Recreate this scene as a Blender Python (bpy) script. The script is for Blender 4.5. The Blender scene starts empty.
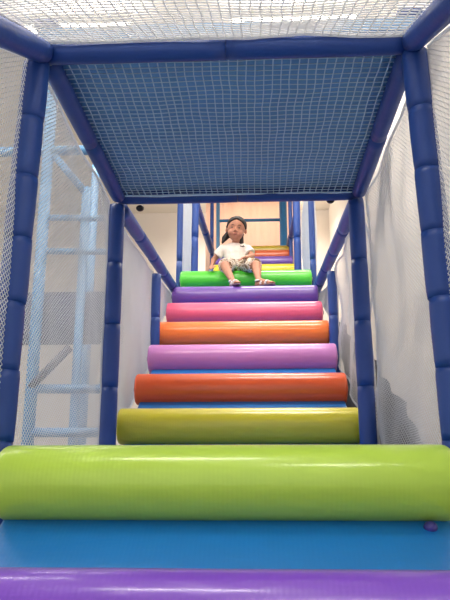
import bpy, bmesh, math, random
from mathutils import Vector, Matrix, noise
random.seed(7)
C = bpy.context.scene.collection
SC = bpy.context.scene
R = math.radians

# ------------------------------------------------------------------ camera
cam_d = bpy.data.cameras.new('camera'); cam = bpy.data.objects.new('camera', cam_d); C.objects.link(cam)
cam.location = (0.09, 0.0, 0.0)
cam.rotation_euler = (R(90 + 14.4), R(0.0), R(2.8))
cam_d.sensor_fit = 'VERTICAL'; cam_d.sensor_height = 36.0; cam_d.lens = 680 / 600 * 36.0
cam_d.clip_start = 0.05; cam_d.clip_end = 100
SC.camera = cam

# ------------------------------------------------------------------ view, world
SC.view_settings.view_transform = 'Standard'; SC.view_settings.look = 'None'
SC.view_settings.gamma = 1.0; SC.view_settings.use_curve_mapping = False
SC.view_settings.exposure = -0.2
W = bpy.data.worlds.new('hall_daylight'); SC.world = W; W.use_nodes = True
bg = W.node_tree.nodes['Background']; bg.inputs[0].default_value = (0.99, 0.97, 0.96, 1); bg.inputs[1].default_value = 1.3

# ------------------------------------------------------------------ ceiling lamps' light (fixtures are built further down)
LAMP_Z = 4.55
LAMPS = [(-1.85, 6.15), (0.5, 6.15), (-1.9, 3.3), (0.5, 3.3), (-0.55, 0.6), (1.0, -1.6), (0.1, 11.6), (-3.9, 3.3)]  # the lamp behind the curtain is added to backlight it
LAMP_W = 61.0; LAMP_UP = 30.0
for lx, ly in LAMPS:
    ld = bpy.data.lights.new('ceiling_tube_light', 'AREA'); ld.shape = 'RECTANGLE'; ld.size = 1.3; ld.size_y = 0.12
    ld.energy = LAMP_W; ld.color = (1.0, 0.95, 0.88)
    lo = bpy.data.objects.new('ceiling_tube_light', ld); C.objects.link(lo); lo.location = (lx, ly, LAMP_Z - 0.07)
    ud = ld.copy(); ud.energy = LAMP_UP
    uo = bpy.data.objects.new('ceiling_tube_light', ud); C.objects.link(uo); uo.location = (lx, ly, LAMP_Z + 0.17); uo.rotation_euler = (math.pi, 0, 0)  # uplight added over each fixture to brighten the ceiling

# ------------------------------------------------------------------ helpers
def lin(c):
    out = []
    for v in c:
        v /= 255.0
        out.append(v / 12.92 if v <= 0.04045 else ((v + 0.055) / 1.055) ** 2.4)
    return (*out, 1.0)

MATS = {}
def mat(name, rgb, rough=0.5, bump=0.0, scale=20.0, var=0.06, coat=0.0, stretch=(1, 1, 1), trans=0.0, emit=0.0, spec=0.5):
    if name in MATS: return MATS[name]
    m = bpy.data.materials.new(name); m.use_nodes = True; nt = m.node_tree; n = nt.nodes; l = nt.links
    p = n['Principled BSDF']
    tc = n.new('ShaderNodeTexCoord'); mp = n.new('ShaderNodeMapping'); mp.inputs['Scale'].default_value = stretch
    l.new(tc.outputs['Object'], mp.inputs['Vector'])
    nz = n.new('ShaderNodeTexNoise'); nz.inputs['Scale'].default_value = scale; nz.inputs['Detail'].default_value = 4
    l.new(mp.outputs[0], nz.inputs['Vector'])
    c = lin(rgb)
    mx = n.new('ShaderNodeMix'); mx.data_type = 'RGBA'
    mx.inputs[6].default_value = tuple(max(0, v * (1 - var)) for v in c[:3]) + (1,)
    mx.inputs[7].default_value = tuple(min(1, v * (1 + var)) for v in c[:3]) + (1,)
    l.new(nz.outputs['Fac'], mx.inputs[0]); l.new(mx.outputs[2], p.inputs['Base Color'])
    p.inputs['Roughness'].default_value = rough
    p.inputs['Specular IOR Level'].default_value = spec
    if coat: p.inputs['Coat Weight'].default_value = coat; p.inputs['Coat Roughness'].default_value = 0.12
    if trans: p.inputs['Transmission Weight'].default_value = trans
    if emit:
        p.inputs['Emission Color'].default_value = c; p.inputs['Emission Strength'].default_value = emit
    if bump:
        b = n.new('ShaderNodeBump'); b.inputs['Strength'].default_value = bump; b.inputs['Distance'].default_value = 0.01
        l.new(nz.outputs['Fac'], b.inputs['Height']); l.new(b.outputs[0], p.inputs['Normal'])
    MATS[name] = m
    return m

def vinyl(name, rgb, rough=0.3):
    """glossy welded vinyl: broad soft wrinkles plus the fine ribs of the cloth under it"""
    if name in MATS: return MATS[name]
    m = mat(name, rgb, rough=rough, var=0.05, scale=6.0, coat=0.35)
    nt = m.node_tree; n = nt.nodes; l = nt.links; p = n['Principled BSDF']
    tc = n['Texture Coordinate']
    wv = n.new('ShaderNodeTexWave'); wv.inputs['Scale'].default_value = 28; wv.inputs['Distortion'].default_value = 1.2; wv.inputs['Detail'].default_value = 1
    l.new(tc.outputs['Object'], wv.inputs['Vector'])
    nz = n.new('ShaderNodeTexNoise'); nz.inputs['Scale'].default_value = 9; nz.inputs['Detail'].default_value = 3
    mp = n.new('ShaderNodeMapping'); mp.inputs['Scale'].default_value = (0.5, 1.4, 1.4)
    l.new(tc.outputs['Object'], mp.inputs['Vector']); l.new(mp.outputs[0], nz.inputs['Vector'])
    b1 = n.new('ShaderNodeBump'); b1.inputs['Strength'].default_value = 0.05; b1.inputs['Distance'].default_value = 0.003
    b2 = n.new('ShaderNodeBump'); b2.inputs['Strength'].default_value = 0.35; b2.inputs['Distance'].default_value = 0.012
    l.new(wv.outputs['Fac'], b1.inputs['Height']); l.new(nz.outputs['Fac'], b2.inputs['Height'])
    l.new(b2.outputs[0], b1.inputs['Normal']); l.new(b1.outputs[0], p.inputs['Normal'])
    return m

def obj(name, bm_or_me, m, parent=None, loc=None, smooth=True):
    if isinstance(bm_or_me, bmesh.types.BMesh):
        me = bpy.data.meshes.new(name); bm_or_me.to_mesh(me); bm_or_me.free()
    else: me = bm_or_me
    if smooth:
        me.polygons.foreach_set('use_smooth', [True] * len(me.polygons))
    if m is not None and not me.materials: me.materials.append(m)
    o = bpy.data.objects.new(name, me); C.objects.link(o)
    if parent: o.parent = parent
    if loc is not None: o.location = loc
    return o

def tag(o, label, cat=None, group=None, kind=None):
    if label: o['label'] = label
    if cat: o['category'] = cat
    if group: o['group'] = group
    if kind: o['kind'] = kind
    return o

def thing(name, label, cat, loc=(0, 0, 0), group=None):
    o = bpy.data.objects.new(name, None); C.objects.link(o); o.location = loc; o.empty_display_size = 0.1
    return tag(o, label, cat, group, 'thing')

def struct(name, bm, m):
    o = obj(name, bm, m, smooth=False); o['kind'] = 'structure'; return o

def box(bm, x0, x1, y0, y1, z0, z1, bevel=0.0, seg=2):
    ret = bmesh.ops.create_cube(bm, size=1.0)
    vs = ret['verts']
    for v in vs:
        v.co = Vector(((x0 + x1) / 2 + v.co.x * (x1 - x0), (y0 + y1) / 2 + v.co.y * (y1 - y0), (z0 + z1) / 2 + v.co.z * (z1 - z0)))
    if bevel:
        es = list({e for v in vs for e in v.link_edges})
        bmesh.ops.bevel(bm, geom=es, offset=bevel, segments=seg, profile=0.5, affect='EDGES')
    return bm

def frame_of(d):
    d = d.normalized()
    up = Vector((0, 0, 1)) if abs(d.z) < 0.9 else Vector((0, 1, 0))
    a = d.cross(up).normalized(); b = a.cross(d).normalized()
    return a, b

def tube(bm, pts, rads, sides=16, cap=True, squash=1.0):
    pts = [Vector(p) for p in pts]
    if not hasattr(rads, '__len__'): rads = [rads] * len(pts)
    rings = []
    for i, p in enumerate(pts):
        d = pts[min(i + 1, len(pts) - 1)] - pts[max(i - 1, 0)]
        a, b = frame_of(d)
        rings.append([bm.verts.new(p + (a * math.cos(t) + b * math.sin(t) * squash) * rads[i]) for t in [2 * math.pi * k / sides for k in range(sides)]])
    for r0, r1 in zip(rings, rings[1:]):
        for k in range(sides):
            bm.faces.new((r0[k], r0[(k + 1) % sides], r1[(k + 1) % sides], r1[k]))
    if cap:
        bm.faces.new(list(reversed(rings[0]))); bm.faces.new(rings[-1])
    return bm

def ball(bm, c, r, sx=1, sy=1, sz=1, rot=None, u=20, v=12):
    ret = bmesh.ops.create_uvsphere(bm, u_segments=u, v_segments=v, radius=r)
    M = Matrix.Translation(Vector(c)) @ (rot if rot else Matrix.Identity(4)) @ Matrix.Diagonal((sx, sy, sz, 1))
    bmesh.ops.transform(bm, matrix=M, verts=ret['verts'])
    return bm

# ------------------------------------------------------------------ materials
M_blue = mat('royal_blue_foam_vinyl', (30, 68, 144), rough=0.45, bump=0.25, scale=14, var=0.10)
M_steel = mat('galvanised_steel', (150, 152, 155), rough=0.4, var=0.05)
M_sky = vinyl('sky_blue_vinyl', (22, 122, 205), rough=0.32)
M_under = mat('blue_deck_underside', (112, 166, 214), rough=0.5, bump=0.1, scale=3, var=0.25)
M_net = mat('white_nylon_net', (245, 246, 248), rough=0.7, var=0.03)
def translucent(m, f, rgb):
    nt = m.node_tree; n = nt.nodes; out = n['Material Output']; p = n['Principled BSDF']
    tr = n.new('ShaderNodeBsdfTranslucent'); tr.inputs[0].default_value = lin(rgb)
    mx = n.new('ShaderNodeMixShader'); mx.inputs[0].default_value = f
    nt.links.new(p.outputs[0], mx.inputs[1]); nt.links.new(tr.outputs[0], mx.inputs[2]); nt.links.new(mx.outputs[0], out.inputs[0])
translucent(M_net, 0.55, (245, 246, 248))
M_netb = mat('pale_blue_nylon_net', (205, 226, 242), rough=0.7, var=0.03)
M_black = mat('black_plastic', (22, 22, 28), rough=0.4)
M_wall = mat('cream_wall_paint', (234, 226, 218), rough=0.85, bump=0.03, scale=1.2, var=0.05)
M_ceil = mat('cream_ceiling_paint', (240, 232, 218), rough=0.9, scale=1.5, var=0.05)
M_floor = mat('grey_floor_tile', (112, 110, 108), rough=0.5, scale=2, var=0.1)
M_pale = mat('pale_blue_painted_steel', (98, 152, 198), rough=0.45, var=0.05)
M_teal = mat('mid_blue_painted_steel', (48, 118, 172), rough=0.4, var=0.05)

# ------------------------------------------------------------------ room shell
FZ = -1.7
struct('floor', box(bmesh.new(), -14, 1.7, -12, 12.6, FZ - 0.1, FZ), M_floor)
struct('ceiling', box(bmesh.new(), -6, 1.7, -4, 12.6, 5.0, 5.1), M_ceil)
struct('wall_right', box(bmesh.new(), 1.5, 1.6, -7, 12.5, FZ, 5.0), M_wall)
struct('wall_back', box(bmesh.new(), -6, 1.5, 12.5, 12.6, FZ, 5.0), M_wall)
bm = bmesh.new()
box(bm, -6.1, -6.0, -4, 12.6, FZ, -0.6); box(bm, -6.1, -6.0, -4, 12.6, 4.4, 5.0)  # unseen wall, gaps shaped to let world light in from the left
for k in range(6): box(bm, -6.1, -6.0, -4 + k * 3.28, -3.8 + k * 3.28, -0.6, 4.4)
struct('wall_left', bm, M_wall)

# ------------------------------------------------------------------ padded frame
def sleeve_mesh(L, r, seed):
    """one foam sleeve: slightly bulged, pinched at its ends, a soft lengthwise seam and shallow dents"""
    bm = bmesh.new(); rnd = random.Random(seed); S = 18; N = 9
    ph = rnd.uniform(0, 6.28); rings = []
    for i in range(N + 1):
        t = i / N; e = min(t, 1 - t)
        rr = r * (0.968 + 0.032 * min(1, e / 0.06) ** 0.5) * (1 + 0.02 * math.sin(t * math.pi))
        ring = []
        for k in range(S):
            a = 2 * math.pi * k / S
            q = rr * (1 + 0.018 * math.sin(2 * a + ph) + 0.022 * noise.noise(Vector((math.cos(a) * 1.6, math.sin(a) * 1.6, t * 3 + seed))))
            ring.append(bm.verts.new((q * math.cos(a), q * math.sin(a), (t - 0.5) * L)))
        rings.append(ring)
    for r0, r1 in zip(rings, rings[1:]):
        for k in range(S): bm.faces.new((r0[k], r0[(k + 1) % S], r1[(k + 1) % S], r1[k]))
    bm.faces.new(list(reversed(rings[0]))); bm.faces.new(rings[-1])
    me = bpy.data.meshes.new('foam_sleeve'); bm.to_mesh(me); bm.free()
    me.materials.append(M_blue)
    me.polygons.foreach_set('use_smooth', [True] * len(me.polygons))
    return me
SLEEVES = {}
def padded(name, label, cat, a, b, r, group, seg=0.2, bow=(0, 0, 0), seed=0):
    a = Vector(a); b = Vector(b); L = (b - a).length; n = max(1, round(L / seg)); s = L / n
    t = thing(name, label, cat, a, group)
    key = (round(r, 3), round(s, 3))
    if key not in SLEEVES: SLEEVES[key] = [sleeve_mesh(s * 1.0, r, k) for k in range(3)]
    bowv = Vector(bow); rnd = random.Random(seed + 11)
    P = lambda q: (b - a) * q + bowv * math.sin(math.pi * q)
    bm = tube(bmesh.new(), [P(i / 12) for i in range(13)], r * 0.5, 12); obj('steel_pipe', bm, M_steel, t)
    for i in range(n):
        p0 = P(i / n); p1 = P((i + 1) / n)
        o = obj('foam_sleeve', SLEEVES[key][i % 3], None, t)
        o.rotation_mode = 'QUATERNION'
        o.rotation_quaternion = (p1 - p0).to_track_quat('Z', 'Y')
        o.location = (p0 + p1) / 2 + Vector((rnd.uniform(-1, 1), rnd.uniform(-1, 1), 0)) * 0.0015
    return t

HW = 0.583; PR = 0.039; BR = 0.034; ZT = 1.315
YN, YF = 1.90, 3.10
GP = 'royal blue foam padded posts of the climbing frame'
GB = 'royal blue foam padded beams of the climbing frame'
def post(x, y, z0, z1, r, lab, **k): return padded('padded_post', lab, 'post', (x, y, z0), (x, y, z1), r, GP, seed=int(x * 10 + y * 7), seg=0.2 if y < 3 else 0.3 if y < 5 else 0.6, **k)
def beam(a, b, r, lab, **k): return padded('padded_beam', lab, 'beam', a, b, r, GB, seg=0.55 if a[1] < 6 else 1.4, **k)
post(-HW - 0.026, YN, FZ, ZT - BR, PR + 0.003, 'blue padded post at the left end of the lime green roller, nearest the viewer', bow=(-0.028, 0, 0))
post(HW + 0.008, YN, FZ, ZT - BR, PR + 0.001, 'blue padded post at the right end of the lime green roller, nearest the viewer', bow=(0.034, 0, 0))
post(-HW - 0.012, YF, FZ, ZT - BR, PR, 'blue padded post beside the left end of the olive yellow roller')
post(HW - 0.008, YF, FZ, ZT - BR, PR, 'blue padded post beside the right end of the olive yellow roller')
post(-HW - 0.005, 4.38, FZ, 1.31, 0.031, 'short blue padded post under the left sloping beam, beside the orange roller')
post(HW + 0.005, 4.38, FZ, 1.31, 0.031, 'short blue padded post under the right sloping beam, beside the orange roller')
post(-HW - 0.01, 5.72, FZ, 3.0, 0.027, 'thin blue padded post by the left end of the green roller the child sits on')
post(HW, 5.72, FZ, 3.0, 0.027, 'thin blue padded post by the right end of the green roller the child sits on')
post(-HW, 6.98, FZ, 3.7, 0.042, 'thicker blue padded post behind the left of the child, on the upper landing')
post(HW - 0.02, 7.5, FZ, 3.9, 0.042, 'thicker blue padded post to the right of the upper yellow roller')
post(-HW, 9.7, FZ, 4.6, 0.028, 'farthest thin blue padded post on the left, behind the child')
post(HW - 0.03, 8.7, FZ, 4.3, 0.026, 'farthest blue padded post on the right, beside the topmost roller')

near_beam = beam((-HW, YN, ZT), (HW, YN, ZT), BR, 'blue padded cross beam at the front edge of the blue deck overhead')
far_beam = beam((-HW, YF, ZT + 0.01), (HW, YF, ZT + 0.01), BR, 'blue padded cross beam at the rear edge of the blue deck, above the stairs')
beam((-HW, YN + 0.04, ZT), (-HW, YF - 0.04, ZT), BR, 'blue padded beam along the left edge of the deck overhead')
beam((HW, YN + 0.04, ZT), (HW, YF - 0.04, ZT), BR, 'blue padded beam along the right edge of the deck overhead')
SL = 0.50
beam((-HW, YN - 0.03, ZT - 0.01), (-HW, 0.75, ZT - SL * 1.15), BR + 0.003, 'blue padded beam sloping out of the top left corner of the view')
beam((HW, YN - 0.03, ZT - 0.01), (HW, 0.75, ZT - 0.42 * 1.15), BR + 0.003, 'blue padded beam sloping out of the top right corner of the view')
beam((-HW, YF + 0.05, ZT - 0.03), (-HW, 5.62, 1.49), 0.037, 'blue padded beam along the left side of the main stairs')
beam((HW, YF + 0.05, ZT - 0.01), (HW, 5.62, 1.50), 0.037, 'blue padded beam along the right side of the main stairs')
beam((-HW, 7.04, 2.93), (-HW, 9.66, 3.24), 0.045, 'blue padded beam behind the child, high on the left above the upper stairs')
beam((HW - 0.02, 7.56, 2.96), (HW - 0.03, 9.66, 3.24), 0.04, 'blue padded beam high on the right above the upper stairs')
for x, z in ((-0.485, -0.045), (0.455, -0.022)):
    obj('bolt_cap', ball(bmesh.new(), (x + HW, 0.03, z), 0.02, sz=0.8), M_black, far_beam)['label'] = 'black bolt cap'

# deck overhead
dk = thing('deck_panel', 'blue padded deck panel overhead, seen from below through the net', 'deck', (0, 0, 0))
obj('panel', box(bmesh.new(), -HW - 0.02, HW + 0.02, YN - 0.02, YF + 0.02, 1.352, 1.40, 0.004), M_under, dk)
for s_ in (-1, 1): obj('edge_trim', box(bmesh.new(), s_ * HW - 0.04, s_ * HW + 0.04, YN - 0.03, YF + 0.03, 1.40, 1.43, 0.01), M_blue, dk)

# ------------------------------------------------------------------ nets
def clip_line(p, d, poly):
    t0, t1 = -1e9, 1e9
    n = len(poly)
    for i in range(n):
        ax, ay = poly[i]; bx, by = poly[(i + 1) % n]
        nx, ny = -(by - ay), (bx - ax)              # inward for ccw
        den = nx * d[0] + ny * d[1]; num = nx * (p[0] - ax) + ny * (p[1] - ay)
        if abs(den) < 1e-9:
            if num < 0: return None
            continue
        t = -num / den
        if den > 0: t0 = max(t0, t)
        else: t1 = min(t1, t)
    return (t0, t1) if t1 - t0 > 0.01 else None

def net(label, o, U, V, poly, pitch, r, angles, field, m, step=0.06, group='white safety nets round the climbing frame', squeeze=1.0, border=True, clabel=None):
    """knotted net: two families of cords clipped to a polygon and carried by one smooth displacement field"""
    o = Vector(o); U = Vector(U).normalized(); V = Vector(V).normalized(); N = U.cross(V)
    cx = sum(p[0] for p in poly) / len(poly); cy = sum(p[1] for p in poly) / len(poly)
    rad = max(math.hypot(p[0] - cx, p[1] - cy) for p in poly)
    verts = []; faces = []
    def P(u, v):
        du, dv, dn = field(u, v)
        return o + U * (u + du) + V * (v + dv) + N * dn
    for ang in angles:
        d = (math.cos(ang), math.sin(ang)); q = (-d[1], d[0])
        k = int(rad / pitch) + 1
        for i in range(-k, k + 1):
            p = (cx + q[0] * i * pitch, cy + q[1] * i * pitch)
            c = clip_line(p, d, poly)
            if not c: continue
            n = max(2, int((c[1] - c[0]) / step) + 1)
            qa = (U * q[0] + V * q[1])
            for j in range(n + 1):
                t = c[0] + (c[1] - c[0]) * j / n
                c3 = P(p[0] + d[0] * t, p[1] + d[1] * t)
                b = len(verts)
                verts += [c3 + qa * r, c3 - qa * r * 0.5 + N * r * 0.87, c3 - qa * r * 0.5 - N * r * 0.87]
                if j:
                    a = b - 3
                    faces += [(a, a + 1, b + 1, b), (a + 1, a + 2, b + 2, b + 1), (a + 2, a, b, b + 2)]
    me = bpy.data.meshes.new('net'); me.from_pydata([tuple(v) for v in verts], [], faces)
    t = thing('safety_net', label, 'net', o, group)
    for v in me.vertices: v.co -= o
    obj('mesh_netting', me, m, t)
    if border:
        pts = []
        for i in range(len(poly)):
            a = poly[i]; b = poly[(i + 1) % len(poly)]
            L = math.hypot(b[0] - a[0], b[1] - a[1]); n = max(2, int(L / 0.08))
            for j in range(n): pts.append(P(a[0] + (b[0] - a[0]) * j / n, a[1] + (b[1] - a[1]) * j / n) - o)
        pts.append(pts[0])
        obj('edge_rope', tube(bmesh.new(), pts, 0.006, 8, cap=False), m, t)
    return t

def fld(a=0.01, s=3.0, seed=0.0, w=0.002):
    def f(u, v):
        n = noise.noise(Vector((u * s, v * s, seed)))
        n2 = noise.noise(Vector((u * s * 2, v * s * 2, seed + 9)))
        return (w * noise.noise(Vector((u * 9, v * 9, seed + 3))), w * noise.noise(Vector((u * 9, v * 9, seed + 6))), a * (n + 0.4 * n2))
    return f
X, Y, Z = Vector((1, 0, 0)), Vector((0, 1, 0)), Vector((0, 0, 1))
# under the deck
def sag(u, v):
    w = fld(0.004, 4, 1.0, 0.006)(u, v)
    return (w[0], w[1], w[2])
net('pale square mesh net stretched flat under the blue deck overhead', (0, 0, 1.318), X, Y,
    [(-0.56, YN + 0.03), (0.56, YN + 0.03), (0.56, YF - 0.03), (-0.56, YF - 0.03)], 0.0295, 0.0025, (R(0.4), R(90.5)), sag, M_netb, clabel=None)
# sloping net in front
nd = Vector((0, -1, -0.46)).normalized()
net('white net sloping down toward the viewer, across the top of the view', (0, YN - 0.04, ZT + 0.012), X, nd,
    [(-0.57, 0.0), (0.57, 0.0), (0.57, 1.2), (-0.57, 1.2)], 0.027, 0.0026, (R(0.3), R(90.3)), fld(0.012, 3, 4.0, 0.006), M_net)
# side nets, near bay (in front of the nearest posts)
AD = (R(36), R(-36))
def side(label, x, poly, pitch=0.0125, r=0.0015, a=0.012, seed=0.0, m=M_net, **k):
    return net(label, (x, 0, 0), Y, Z, poly, pitch, r, AD, fld(a, 2.6, seed), m, **k)
side('white net left of the nearest left post, at the left border of the view', -HW - 0.045, [(0.78, -0.55), (1.88, 0.05), (1.88, 1.29), (0.78, 0.74)], 0.0135, 0.0015, seed=1)
side('white net right of the nearest right post, at the right border of the view', HW + 0.045, [(0.78, -0.55), (1.88, 0.05), (1.88, 1.29), (0.78, 0.79)], 0.0135, 0.0016, seed=2)
side('white net between the two left posts, pale blue frame showing through', -HW - 0.045, [(1.92, 0.06), (3.08, 0.06), (3.08, 1.30), (1.92, 1.30)], 0.0125, 0.0014, seed=3)
side('white net between the two right posts, cream wall behind it', HW + 0.045, [(1.92, 0.06), (3.08, 0.06), (3.08, 1.30), (1.92, 1.30)], 0.0135, 0.0011, a=0.02, seed=4)
side('fine white net low on the left beside the brick orange roller', -HW - 0.04, [(3.12, 0.0), (4.36, 0.68), (4.36, 1.33), (3.12, 1.26)], 0.010, 0.0018, seed=5)
side('fine white net low on the right beside the brick orange roller', HW + 0.04, [(3.12, 0.0), (4.36, 0.68), (4.36, 1.33), (3.12, 1.28)], 0.0125, 0.0012, a=0.05, seed=6)
side('fine white net on the left beside the purple and pink rollers', -HW - 0.04, [(4.40, 0.87), (5.62, 1.45), (5.62, 1.47), (4.40, 1.34)], 0.011, 0.0016, seed=7)
side('fine white net on the right beside the purple and pink rollers', HW + 0.04, [(4.40, 0.87), (5.62, 1.45), (5.62, 1.47), (4.40, 1.35)], 0.011, 0.0018, a=0.03, seed=8)
side('white net on the left of the upper landing, behind the child', -HW - 0.035, [(5.76, 1.7), (6.94, 1.7), (6.94, 2.9), (5.76, 2.9)], 0.015, 0.0016, seed=9)
side('white net on the right of the upper landing', HW + 0.035, [(5.76, 1.7), (7.44, 1.9), (7.44, 2.9), (5.76, 2.9)], 0.015, 0.0016, seed=10)

# ------------------------------------------------------------------ stair mats
def mat_wedge(name, label, cat, prof, w, m, group=None):
    """padded mat: a side profile (y, z) extruded across the stairs, edges rounded"""
    bm = bmesh.new()
    a = [bm.verts.new((-w, y, z)) for y, z in prof]; b = [bm.verts.new((w, y, z)) for y, z in prof]
    bm.faces.new(a); bm.faces.new(list(reversed(b)))
    n = len(prof)
    for i in range(n): bm.faces.new((a[i], b[i], b[(i + 1) % n], a[(i + 1) % n]))
    bmesh.ops.recalc_face_normals(bm, faces=bm.faces)
    bmesh.ops.bevel(bm, geom=list(bm.edges), offset=0.012, segments=3, profile=0.5, affect='EDGES')
    t = thing(name, label, cat, (0, 0, 0), group)
    o = obj('pad', bm, m, t)
    return t
W1 = 0.552
low = mat_wedge('incline_mat', 'sky blue padded ramp mat between the near purple and lime green rollers', 'mat',
    [(0.0, -1.185), (1.83, -0.055), (1.83, -0.18), (0.07, -1.27)], W1, M_sky, 'sky blue padded mats under the rollers')
mat_wedge('landing_mat', 'flat blue landing mat between the lime green and olive yellow rollers', 'mat',
    [(1.845, -0.12), (1.87, 0.04), (3.20, 0.09), (3.20, -0.12)], W1, M_sky, 'sky blue padded mats under the rollers')
main = mat_wedge('incline_mat', 'sky blue padded ramp mat under the main row of coloured rollers', 'mat',
    [(3.215, -0.05), (3.215, 0.12), (5.74, 1.61), (5.74, 1.44)], W1, M_sky, 'sky blue padded mats under the rollers')
mat_wedge('landing_mat', 'blue upper landing mat behind the seated child', 'mat',
    [(5.755, 1.50), (5.755, 1.63), (7.05, 1.66), (7.05, 1.50)], W1, M_sky, 'sky blue padded mats under the rollers')
mat_wedge('incline_mat', 'sky blue padded ramp mat under the far upper rollers', 'mat',
    [(7.07, 1.55), (7.07, 1.74), (9.45, 3.085), (9.45, 2.90)], W1, M_sky, 'sky blue padded mats under the rollers')
M_plum = mat('violet_plastic', (62, 58, 140), rough=0.35)
M_peach = mat('peach_plastic', (225, 165, 120), rough=0.4)
obj('bolt_cap', ball(bmesh.new(), (0.495, 1.722, -0.122), 0.017, sz=0.9), M_plum, low)['label'] = 'violet bolt cap'
for x in (-0.50, 0.515):
    obj('bolt_cap', ball(bmesh.new(), (x, 4.30, 0.745), 0.028, sz=0.9), M_peach, main)['label'] = 'peach bolt cap'

# ------------------------------------------------------------------ rollers
def roller(label, y, z, r, half, rgb, cname, seed):
    t = thing('foam_roller', label, 'roller', (0.055 if y > 8 else -0.007 if y > 2 else 0, y, z), 'coloured padded rollers forming the stairs')
    m = vinyl(cname, rgb)
    bm = bmesh.new(); S = 40; prof = []
    e = r * (0.30 if y < 2 else 0.17)
    xs = [(-half, r - e), (-half + e * 0.08, r - e * 0.62), (-half + e * 0.3, r - e * 0.28), (-half + e * 0.62, r - e * 0.07), (-half + e, r)]
    inner = [(-half + e + (2 * half - 2 * e) * i / 28, r) for i in range(1, 28)]
    prof = xs + inner + [(-x, q) for x, q in reversed(xs)]
    rings = []
    for x, q in prof:
        ring = []
        for k in range(S):
            a = 2 * math.pi * k / S
            w = 1 + 0.006 * noise.noise(Vector((x * 5, math.cos(a), math.sin(a) + seed))) + 0.004 * noise.noise(Vector((x * 14, math.cos(a) * 2, seed)))
            ring.append(bm.verts.new((x, q * w * math.cos(a), q * w * math.sin(a))))
        rings.append(ring)
    for r0, r1 in zip(rings, rings[1:]):
        for k in range(S): bm.faces.new((r0[k], r0[(k + 1) % S], r1[(k + 1) % S], r1[k]))
    bm.faces.new(list(reversed(rings[0]))); bm.faces.new(rings[-1])
    bmesh.ops.recalc_face_normals(bm, faces=bm.faces)
    obj('cover', bm, m, t)
    for s in (-1, 1):
        bm = tube(bmesh.new(), [(s * (half - 0.001), 0, 0), (s * (half + 0.004), 0, 0)], [r * 0.62, r * 0.60], 28)
        obj('end_cap', bm, m, t)
        bm = tube(bmesh.new(), [(s * (half + 0.003), 0, 0), (s * (half + 0.012), 0, 0)], 0.014, 14)
        obj('axle', bm, M_steel, t)
    return t
RH = 0.569
roller('purple roller nearest the viewer, along the bottom of the view', 1.38, -0.268, 0.094, RH, (122, 72, 196), 'violet_vinyl', 1)
roller('big lime green roller in front of the nearest posts', 1.765, -0.019, 0.0925, RH, (184, 222, 76), 'lime_vinyl', 2)
roller('olive yellow roller between the far posts, lowest of the main stairs', 3.262, 0.222, 0.085, 0.568, (216, 204, 52), 'yellow_vinyl', 3)
roller('brick orange roller just above the olive yellow one', 3.694, 0.450, 0.085, RH, (226, 92, 44), 'brick_vinyl', 4)
roller('lilac roller between the brick orange roller and the bright orange one', 4.098, 0.686, 0.086, RH, (196, 126, 196), 'lilac_vinyl', 5)
roller('bright orange roller between the lilac roller and the pink one', 4.463, 0.912, 0.085, RH, (246, 122, 48), 'orange_vinyl', 6)
roller('pink roller between the bright orange roller and the dark purple one', 4.870, 1.148, 0.084, RH, (228, 94, 134), 'pink_vinyl', 7)
roller("dark purple roller under the child's feet", 5.190, 1.362, 0.082, 0.57, (104, 70, 160), 'purple_vinyl', 8)
roller('bright green roller the child is sitting on', 5.640, 1.628, 0.080, 0.562, (78, 204, 52), 'green_vinyl', 9)
roller('bright yellow roller just above the green one, right behind the child', 8.10, 2.455, 0.08, 0.50, (222, 204, 44), 'bright_yellow_vinyl', 10)
roller('purple roller in the far upper stairs, right of the child', 8.50, 2.685, 0.08, 0.50, (112, 66, 178), 'purple_vinyl', 11)
roller('red orange roller in the far upper stairs, below the topmost roller', 8.90, 2.905, 0.08, 0.50, (204, 92, 48), 'red_orange_vinyl', 12)
roller('topmost and farthest roller, olive yellow, beneath the peach curtain', 9.28, 3.10, 0.08, 0.50, (178, 152, 40), 'mustard_vinyl', 13)

# ------------------------------------------------------------------ far background: frame and curtain
fr = thing('pipe_frame', 'mid blue steel pipe frame in front of the peach curtain, behind the child', 'frame', (0, 10.2, 0))
def pipe(p, a, b, r, m, name): return obj(name, tube(bmesh.new(), [a, b], r, 14), m, p)
def W(x, y, z): return (x, y - 10.2, z)
pipe(fr, (-0.52, 0, FZ), (-0.52, 0, 4.9), 0.03, M_pale, 'upright')
pipe(fr, (0.52, 0, FZ), (0.52, 0, 4.9), 0.06, M_teal, 'upright')
pipe(fr, (-0.52, 0, 3.93), (0.52, 0, 3.93), 0.025, M_teal, 'rail')
M_curt = mat('peach_translucent_cloth', (255, 234, 222), rough=0.8, var=0.05, scale=2.5, stretch=(5, 1, 0.3))
translucent(M_curt, 0.5, (255, 228, 212))
bm = bmesh.new(); nx = 90; prev = None
for i in range(nx + 1):
    x = -0.75 + 1.5 * i / nx
    y = 10.6 + 0.006 * math.sin(x * 55) + 0.012 * noise.noise(Vector((x * 7, 0, 0)))
    cur = [bm.verts.new((x, y + dy, z)) for z, dy in ((2.9, 0), (5.0, 0), (5.0, 0.006), (2.9, 0.006))]
    if prev:
        for k in range(4): bm.faces.new((prev[k], cur[k], cur[(k + 1) % 4], prev[(k + 1) % 4]))
    prev = cur
bmesh.ops.recalc_face_normals(bm, faces=bm.faces)
ct = obj('curtain', bm, M_curt); tag(ct, 'peach pleated curtain hanging behind the child at the top of the stairs', 'curtain')

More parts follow.
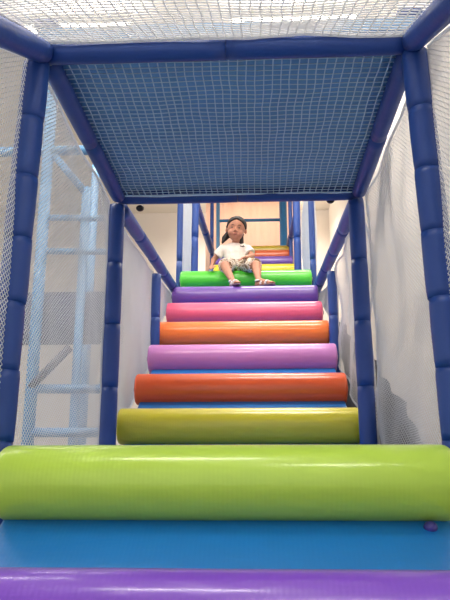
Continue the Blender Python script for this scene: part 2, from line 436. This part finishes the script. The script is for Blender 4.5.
# ------------------------------------------------------------------ neighbouring play frame seen through the left net
nf = thing('play_frame', 'pale blue steel play frame seen through the left net', 'frame', (0, 0, 0))
def ppipe(a, b, r, name, m=M_pale): return pipe(nf, a, b, r, m, name)
xa, xb, ya, yb = -1.60, -1.56, 5.0, 6.4
ppipe((xa, ya, FZ), (xa, ya, 3.6), 0.045, 'upright'); ppipe((-2.3, ya, FZ), (-2.3, ya, 3.6), 0.045, 'upright')
ppipe((xb, yb, FZ), (xb, yb, 3.1), 0.04, 'upright')
ppipe((-2.3, ya, 2.56), (-1.18, ya, 2.56), 0.04, 'rail')
ppipe((-1.28, 5.05, FZ), (-1.28, 5.05, 2.25), 0.035, 'upright')
ppipe((xa + 0.05, ya, 2.52), (-1.28, 5.05, 2.2), 0.03, 'brace')
for z in (1.98, 1.70, 0.62, 0.30):
    ppipe((xa, ya, z), (-1.0, ya + 0.05, z), 0.025 if z > 1 else 0.035, 'rail')
ppipe((xa, ya - 0.02, 0.63), (-1.32, ya - 0.02, 0.93), 0.03, 'brace', mat('dark_grey_paint', (88, 88, 104), rough=0.6))
M_gr = mat('grey_violet_panel', (104, 108, 130), rough=0.7, var=0.12, scale=3)
obj('panel', box(bmesh.new(), -2.25, -0.95, 5.12, 5.16, 0.98, 1.40, 0.01), M_gr, nf)

# dark grey sheet added to fill the dark area beyond the right net
bm = bmesh.new(); g = []
for i in range(61):
    row = []
    for j in range(41):
        u, v = i / 60, j / 40
        y = 2.35 + 3.0 * u; top = 0.07 + 0.40 * (y - 2.5) + 0.05 * noise.noise(Vector((y * 2.2, 0, 5)))
        z = FZ + (top - FZ) * v
        x = 0.95 - 0.22 * v + 0.05 * noise.noise(Vector((y * 4, z * 3, 1))) + 0.02 * noise.noise(Vector((y * 11, z * 7, 3)))
        row.append(bm.verts.new((max(0.70, x), y, z)))
    g.append(row)
for i in range(60):
    for j in range(40): bm.faces.new((g[i][j], g[i + 1][j], g[i + 1][j + 1], g[i][j + 1]))
bmesh.ops.solidify(bm, geom=list(bm.faces), thickness=0.03)
tp = obj('dark_sheet', bm, mat('dark_grey_sheet', (96, 95, 100), rough=0.8, var=0.35, scale=6, bump=0.3))
tag(tp, 'dark grey sheet added for the dark area low along the stairs behind the right nets', 'cloth cover')

# ------------------------------------------------------------------ ceiling lamps
M_tube = mat('lamp_tube_glow', (255, 244, 220), emit=22.0)
M_house = mat('white_lamp_housing', (235, 235, 230), rough=0.5)
WHERE = ['above the stairs on the left', 'above the stairs on the right', 'on the left over the deck', 'on the right over the deck',
         'above the viewer', 'behind the viewer', 'added unseen behind the peach curtain to backlight it', 'farthest to the left of the deck']
for (lx, ly), wh in zip(LAMPS, WHERE):
    t = thing('ceiling_light', 'white double tube ceiling light ' + wh, 'ceiling light', (lx, ly, LAMP_Z), 'tube lights on the hall ceiling')
    obj('housing', box(bmesh.new(), -0.68, 0.68, -0.08, 0.08, 0.02, 0.14, 0.01), M_house, t)
    for s in (-0.5, 0.5): obj('suspension_rod', tube(bmesh.new(), [(s, 0, 0.13), (s, 0, 5.0 - LAMP_Z)], 0.006, 8), M_steel, t)
    for s in (-1, 1):
        obj('tube', tube(bmesh.new(), [(-0.64, s * 0.04, 0), (0.64, s * 0.04, 0)], 0.016, 12), M_tube, t)

# ------------------------------------------------------------------ the child
M_skin = mat('warm_brown_skin', (176, 122, 98), rough=0.55, var=0.05, scale=12)
M_hair = mat('black_brown_hair', (22, 17, 17), rough=0.6, bump=0.5, scale=60, stretch=(3, 3, 0.4), var=0.3)
M_shirt = mat('white_cotton', (236, 226, 218), rough=0.85, bump=0.3, scale=18, var=0.04)
M_dark = mat('dark_print', (26, 24, 28), rough=0.6)
M_sandal = mat('light_grey_sandal', (222, 216, 216), rough=0.6, var=0.1)
M_sole = mat('grey_violet_sole', (112, 104, 118), rough=0.7)
M_lip = mat('soft_red_lips', (150, 84, 78), rough=0.5)
M_eyew = mat('eye_white', (190, 172, 162), rough=0.4)
def camo():
    m = bpy.data.materials.new('brown_white_patterned_cotton'); m.use_nodes = True; nt = m.node_tree; n = nt.nodes; l = nt.links
    p = n['Principled BSDF']; p.inputs['Roughness'].default_value = 0.85
    tc = n.new('ShaderNodeTexCoord'); nz = n.new('ShaderNodeTexVoronoi'); nz.inputs['Scale'].default_value = 38
    ns = n.new('ShaderNodeTexNoise'); ns.inputs['Scale'].default_value = 26
    l.new(tc.outputs['Object'], ns.inputs['Vector']); l.new(tc.outputs['Object'], nz.inputs['Vector'])
    cr = n.new('ShaderNodeValToRGB'); cr.color_ramp.interpolation = 'CONSTANT'
    e = cr.color_ramp.elements; e[0].position = 0; e[0].color = lin((128, 104, 78)); e[1].position = 0.46; e[1].color = lin((226, 216, 204))
    x = e.new(0.56); x.color = lin((164, 140, 110)); x = e.new(0.64); x.color = lin((222, 212, 200))
    l.new(ns.outputs['Fac'], cr.inputs[0]); l.new(cr.outputs[0], p.inputs['Base Color'])
    return m
M_camo = camo()

def cap(bm, a, b, ra, rb, flat=False, n=14, squash=1.0):
    """tapered capsule"""
    a = Vector(a); b = Vector(b); d = (b - a).normalized(); u, w = frame_of(d); rings = []
    st = []
    if not flat:
        for k in range(1, 5): q = k / 5 * math.pi / 2; st.append((a - d * ra * math.cos(q), ra * math.sin(q)))
    for k in range(5): st.append((a.lerp(b, k / 4), ra + (rb - ra) * k / 4))
    if not flat:
        for k in range(4, 0, -1): q = k / 5 * math.pi / 2; st.append((b + d * rb * math.cos(q), rb * math.sin(q)))
    for c, r in st:
        rings.append([bm.verts.new(c + (u * math.cos(t) + w * squash * math.sin(t)) * r) for t in [2 * math.pi * k / n for k in range(n)]])
    for r0, r1 in zip(rings, rings[1:]):
        for k in range(n): bm.faces.new((r0[k], r0[(k + 1) % n], r1[(k + 1) % n], r1[k]))
    bm.faces.new(list(reversed(rings[0]))); bm.faces.new(rings[-1])
def remesh(bm, voxel, smooth=4):
    bmesh.ops.recalc_face_normals(bm, faces=bm.faces)
    me = bpy.data.meshes.new('tmp'); bm.to_mesh(me); bm.free()
    o = bpy.data.objects.new('tmp', me); C.objects.link(o)
    r = o.modifiers.new('r', 'REMESH'); r.mode = 'VOXEL'; r.voxel_size = voxel; r.use_smooth_shade = True
    s = o.modifiers.new('s', 'SMOOTH'); s.iterations = smooth; s.factor = 0.5
    dg = bpy.context.evaluated_depsgraph_get(); dg.update()
    out = bpy.data.meshes.new_from_object(o.evaluated_get(dg))
    bpy.data.objects.remove(o)
    return out

# joints (world), the child faces the viewer (-Y)
head = Vector((-0.086, 5.605, 2.076)); neck0 = Vector((-0.092, 5.66, 1.962)); pel = Vector((-0.085, 5.70, 1.775)); chest = Vector((-0.095, 5.68, 1.905))
shR = Vector((-0.205, 5.665, 1.915)); elR = Vector((-0.288, 5.68, 1.825)); wrR = Vector((-0.298, 5.605, 1.742))
shL = Vector((0.012, 5.665, 1.915)); elL = Vector((0.052, 5.62, 1.835)); wrL = Vector((0.000, 5.515, 1.790))
hipR = Vector((-0.135, 5.66, 1.765)); knR = Vector((-0.178, 5.42, 1.690)); anR = Vector((-0.108, 5.285, 1.520))
hipL = Vector((-0.030, 5.66, 1.765)); knL = Vector((0.086, 5.43, 1.692)); anL = Vector((0.104, 5.285, 1.520))
child = thing('person', 'small child in white t-shirt and patterned shorts sitting on the green roller', 'person', (-0.085, 5.66, 1.71))
off = Vector(child.location)
def cobj(name, me, m, lab=None):
    if isinstance(me, bmesh.types.BMesh):
        bmesh.ops.recalc_face_normals(me, faces=me.faces)
        t = bpy.data.meshes.new(name); me.to_mesh(t); me.free(); me = t
    me.transform(Matrix.Translation(-off)); me.materials.clear()
    o = obj(name, me, m, child)
    if lab: o['label'] = lab
    return o
b = bmesh.new()
tilt = Matrix.Rotation(R(6), 4, 'Y') @ Matrix.Rotation(R(8), 4, 'X')
HS = 1.09; H = Matrix.Translation(head) @ tilt @ Matrix.Scale(HS, 4); tilt0 = tilt; tilt = tilt @ Matrix.Scale(HS, 4)
def hp(x, y, z): return H @ Vector((x, y, z))
ball(b, hp(0, 0.012, 0.018), 0.079, 0.96, 1.10, 1.08, tilt)           # cranium
ball(b, hp(0, -0.018, -0.030), 0.060, 1.02, 0.98, 1.06, tilt)         # face
ball(b, hp(0, -0.038, -0.070), 0.030, 1.1, 0.9, 0.8, tilt)            # chin
for s in (-1, 1):
    ball(b, hp(s * 0.036, -0.048, -0.036), 0.026, 1, 0.8, 1, tilt)     # cheeks
    ball(b, hp(s * 0.079, 0.008, -0.010), 0.017, 0.45, 0.8, 1.15, tilt)  # ears
    ball(b, hp(s * 0.009, -0.078, -0.026), 0.007, 1, 0.9, 0.8, tilt)   # nostril wings
cap(b, hp(0, -0.070, 0.004), hp(0, -0.081, -0.022), 0.007, 0.010)      # nose
ball(b, hp(0, -0.071, -0.049), 0.011, 1.7, 0.7, 0.75, tilt)            # mouth mound
cap(b, head + Vector((0.002, 0.03, -0.05)), neck0, 0.033, 0.036)
cap(b, chest + Vector((-0.055, 0, 0)), chest + Vector((0.055, 0, 0)), 0.062, 0.062)
cap(b, chest, pel + Vector((0, 0, 0.02)), 0.075, 0.078)
cap(b, shR, shL, 0.032, 0.032); cap(b, neck0, chest, 0.036, 0.06)
cap(b, hipR, hipL, 0.062, 0.062)
for sh, el, wr in ((shR, elR, wrR), (shL, elL, wrL)):
    cap(b, sh, el, 0.030, 0.024); cap(b, el, wr, 0.0245, 0.0165)
for hip, kn, an in ((hipR, knR, anR), (hipL, knL, anL)):
    cap(b, hip, kn, 0.058, 0.040); cap(b, kn, kn.lerp(an, 0.35) + Vector((0, 0.012, 0)), 0.039, 0.037); cap(b, kn.lerp(an, 0.35) + Vector((0, 0.012, 0)), an, 0.036, 0.022)
def hand(wr, palm_dir, across, curl, thumb_side):
    pd = Vector(palm_dir).normalized(); ac = Vector(across).normalized(); dn = Vector(curl).normalized()
    c0 = wr + pd * 0.006; c1 = wr + pd * 0.040
    for q in (-0.011, -0.0035, 0.004, 0.011):
        cap(b, c0 + ac * q * 0.7, c1 + ac * q, 0.0095, 0.0085)
    for i, (q, L) in enumerate(((-0.0165, 0.024), (-0.0055, 0.029), (0.0055, 0.027), (0.0165, 0.021))):
        p0 = c1 + ac * q; p1 = p0 + (pd + dn * 0.35 + ac * q * 8).normalized() * L; p2 = p1 + (pd * 0.5 + dn).normalized() * L * 0.7
        cap(b, p0, p1, 0.0062, 0.0056); cap(b, p1, p2, 0.0056, 0.0048)
    s = thumb_side; t0 = wr + pd * 0.014 + ac * s * 0.012; t1 = t0 + (pd * 0.7 + ac * s).normalized() * 0.022; t2 = t1 + (pd + dn * 0.3).normalized() * 0.016
    cap(b, t0, t1, 0.0078, 0.0068); cap(b, t1, t2, 0.0068, 0.0055)
hand(wrR, (0.0, -0.85, -0.30), (1, 0, 0), (0, -0.2, -1), 1)
hand(wrL, (-0.75, -0.50, -0.30), (0.5, -0.8, 0), (0, -0.3, -1), 1)
toeR = Vector((-0.066, 5.150, 1.466)); toeL = Vector((0.205, 5.185, 1.470))
for an, toe in ((anR, toeR), (anL, toeL)):
    heel = an + Vector((0, 0.005, -0.036)) - (toe - an).normalized() * 0.018
    cap(b, an, heel, 0.021, 0.021); cap(b, heel, toe, 0.022, 0.016); cap(b, an, an.lerp(toe, 0.6), 0.022, 0.015)
    d = (toe - heel).normalized(); ac = d.cross(Vector((0, 0, 1))).normalized()
    for k, q in enumerate((-0.017, -0.0085, 0, 0.0085, 0.017)):
        cap(b, toe + ac * q * 0.6, toe + ac * q + d * (0.024 - abs(k - 1.5) * 0.002), 0.009, 0.0062)
cobj('body', remesh(b, 0.0036, 3), M_skin)
# face details
for s in (-1, 1):
    e = bmesh.new(); ball(e, hp(s * 0.0285, -0.0655, 0.001), 0.0115, 1.0, 0.5, 0.30, tilt); cobj('eye', e, M_eyew)
    e = bmesh.new(); ball(e, hp(s * 0.0285, -0.0705, 0.001), 0.0072, 1.1, 0.45, 0.55, tilt); cobj('iris', e, M_dark, 'dark iris')
    e = bmesh.new(); pts = [hp(s * (0.013 + 0.028 * k / 6), -0.0765 + 0.016 * (k / 6) ** 2, 0.018 + 0.005 * math.sin(k / 6 * math.pi)) for k in range(7)]
    tube(e, pts, [0.001, 0.0022, 0.0026, 0.0026, 0.0024, 0.002, 0.001], 8); cobj('eyebrow', e, M_hair)
e = bmesh.new(); ball(e, hp(0, -0.0785, -0.0475), 0.0052, 3.0, 0.7, 0.55, tilt); ball(e, hp(0, -0.0780, -0.0530), 0.0055, 2.5, 0.7, 0.6, tilt); cobj('lips', e, M_lip)
# hair
h = bmesh.new()
ball(h, hp(0, 0.030, 0.032), 0.083, 1.0, 1.10, 1.03, tilt, 28, 18)
ball(h, hp(0, 0.060, -0.015), 0.062, 1.05, 0.8, 1.1, tilt)
for s in (-1, 1):
    cap(h, hp(s * 0.055, -0.045, 0.052), hp(s * 0.077, -0.008, 0.012), 0.010, 0.009)
    cap(h, hp(s * 0.010, -0.058, 0.078), hp(s * 0.055, -0.045, 0.052), 0.009, 0.010)
cap(h, hp(-0.060, 0.055, -0.03), hp(-0.088, 0.025, -0.075), 0.030, 0.026); cap(h, hp(-0.088, 0.025, -0.075), hp(-0.100, -0.005, -0.118), 0.026, 0.010)
cap(h, hp(0.035, 0.06, -0.05), hp(0.050, 0.03, -0.125), 0.030, 0.026)
cobj('hair', remesh(h, 0.005, 3), M_hair, 'dark hair tied back')
# shirt
s_ = bmesh.new()
wl = pel + Vector((0, -0.008, 0.000))
cap(s_, chest + Vector((-0.058, 0, 0.0)), chest + Vector((0.058, 0, 0.0)), 0.069, 0.069)
cap(s_, chest, wl, 0.080, 0.094); cap(s_, chest + Vector((-0.03, 0, -0.02)), wl + Vector((-0.03, 0, 0)), 0.075, 0.08); cap(s_, chest + Vector((0.03, 0, -0.02)), wl + Vector((0.03, 0, 0)), 0.075, 0.08)
cap(s_, shR, shL, 0.039, 0.039); cap(s_, neck0 + Vector((0, 0.005, -0.032)), chest, 0.050, 0.06)
for sh, el in ((shR, elR), (shL, elL)):
    d = (el - sh)
    cap(s_, sh, sh + d * 0.25, 0.040, 0.041); cap(s_, sh, sh + d * 0.62, 0.039, 0.047, flat=True)
me = remesh(s_, 0.005, 3)
for v in me.vertices:
    f = 0.004 * noise.noise(Vector((v.co.x * 14, v.co.y * 10, v.co.z * 40)))
    v.co += v.normal * f
cobj('t_shirt', me, M_shirt)
# print on the shirt: a small dark bird-like mark
pr = bmesh.new()
c0 = Vector((-0.030, 5.595, 1.915))
for a_, b_ in (((-0.020, 0.004), (0.000, 0.000)), ((0.000, 0.000), (0.018, 0.002)), ((0.000, 0.000), (0.006, 0.011)), ((-0.008, 0.002), (0.004, -0.004))):
    cap(pr, c0 + Vector((a_[0], -0.002, a_[1])), c0 + Vector((b_[0], -0.002, b_[1])), 0.0045, 0.003)
cobj('shirt_print', pr, M_dark, 'small dark bird-shaped print')
# shorts
q_ = bmesh.new()
cap(q_, hipR, hipL, 0.072, 0.072); cap(q_, pel, pel + Vector((0, 0, 0.03)), 0.083, 0.085)
for hip, kn in ((hipR, knR), (hipL, knL)):
    d = kn - hip
    cap(q_, hip, hip + d * 0.5, 0.068, 0.060); cap(q_, hip, hip + d * 0.93, 0.066, 0.062, flat=True)
me = remesh(q_, 0.005, 3)
for v in me.vertices: v.co += v.normal * 0.004 * noise.noise(Vector((v.co.x * 30, v.co.y * 12, v.co.z * 12)))
cobj('shorts', me, M_camo)
# sandals
for an, toe in ((anR, toeR), (anL, toeL)):
    heel = an + Vector((0, 0.005, -0.036)) - (toe - an).normalized() * 0.018
    d = (toe - heel).normalized(); ac = d.cross(Vector((0, 0, 1))).normalized(); up = ac.cross(d).normalized()
    e = bmesh.new(); cap(e, heel - up * 0.021, toe - up * 0.016 + d * 0.012, 0.025, 0.028, squash=0.28); o = cobj('sandal', e, M_sole)
    for k in (0.38, 0.72):
        e = bmesh.new(); p = heel.lerp(toe, k); rr = 0.0245
        tube(e, [p + ac * rr * math.cos(t) + up * (rr * math.sin(t) - 0.002) - d * 0 for t in [math.pi * (-0.1 + 1.2 * i / 12) for i in range(13)]], 0.0085, 8)
        cobj('sandal_strap', e, M_sandal)
    e = bmesh.new(); p = an + Vector((0, 0, -0.006)); tube(e, [p + Vector((math.cos(t) * 0.0265, math.sin(t) * 0.0265, 0)) for t in [2 * math.pi * i / 16 for i in range(17)]], 0.0075, 8, cap=False)
    cobj('sandal_strap', e, M_sandal, 'pale ankle strap')
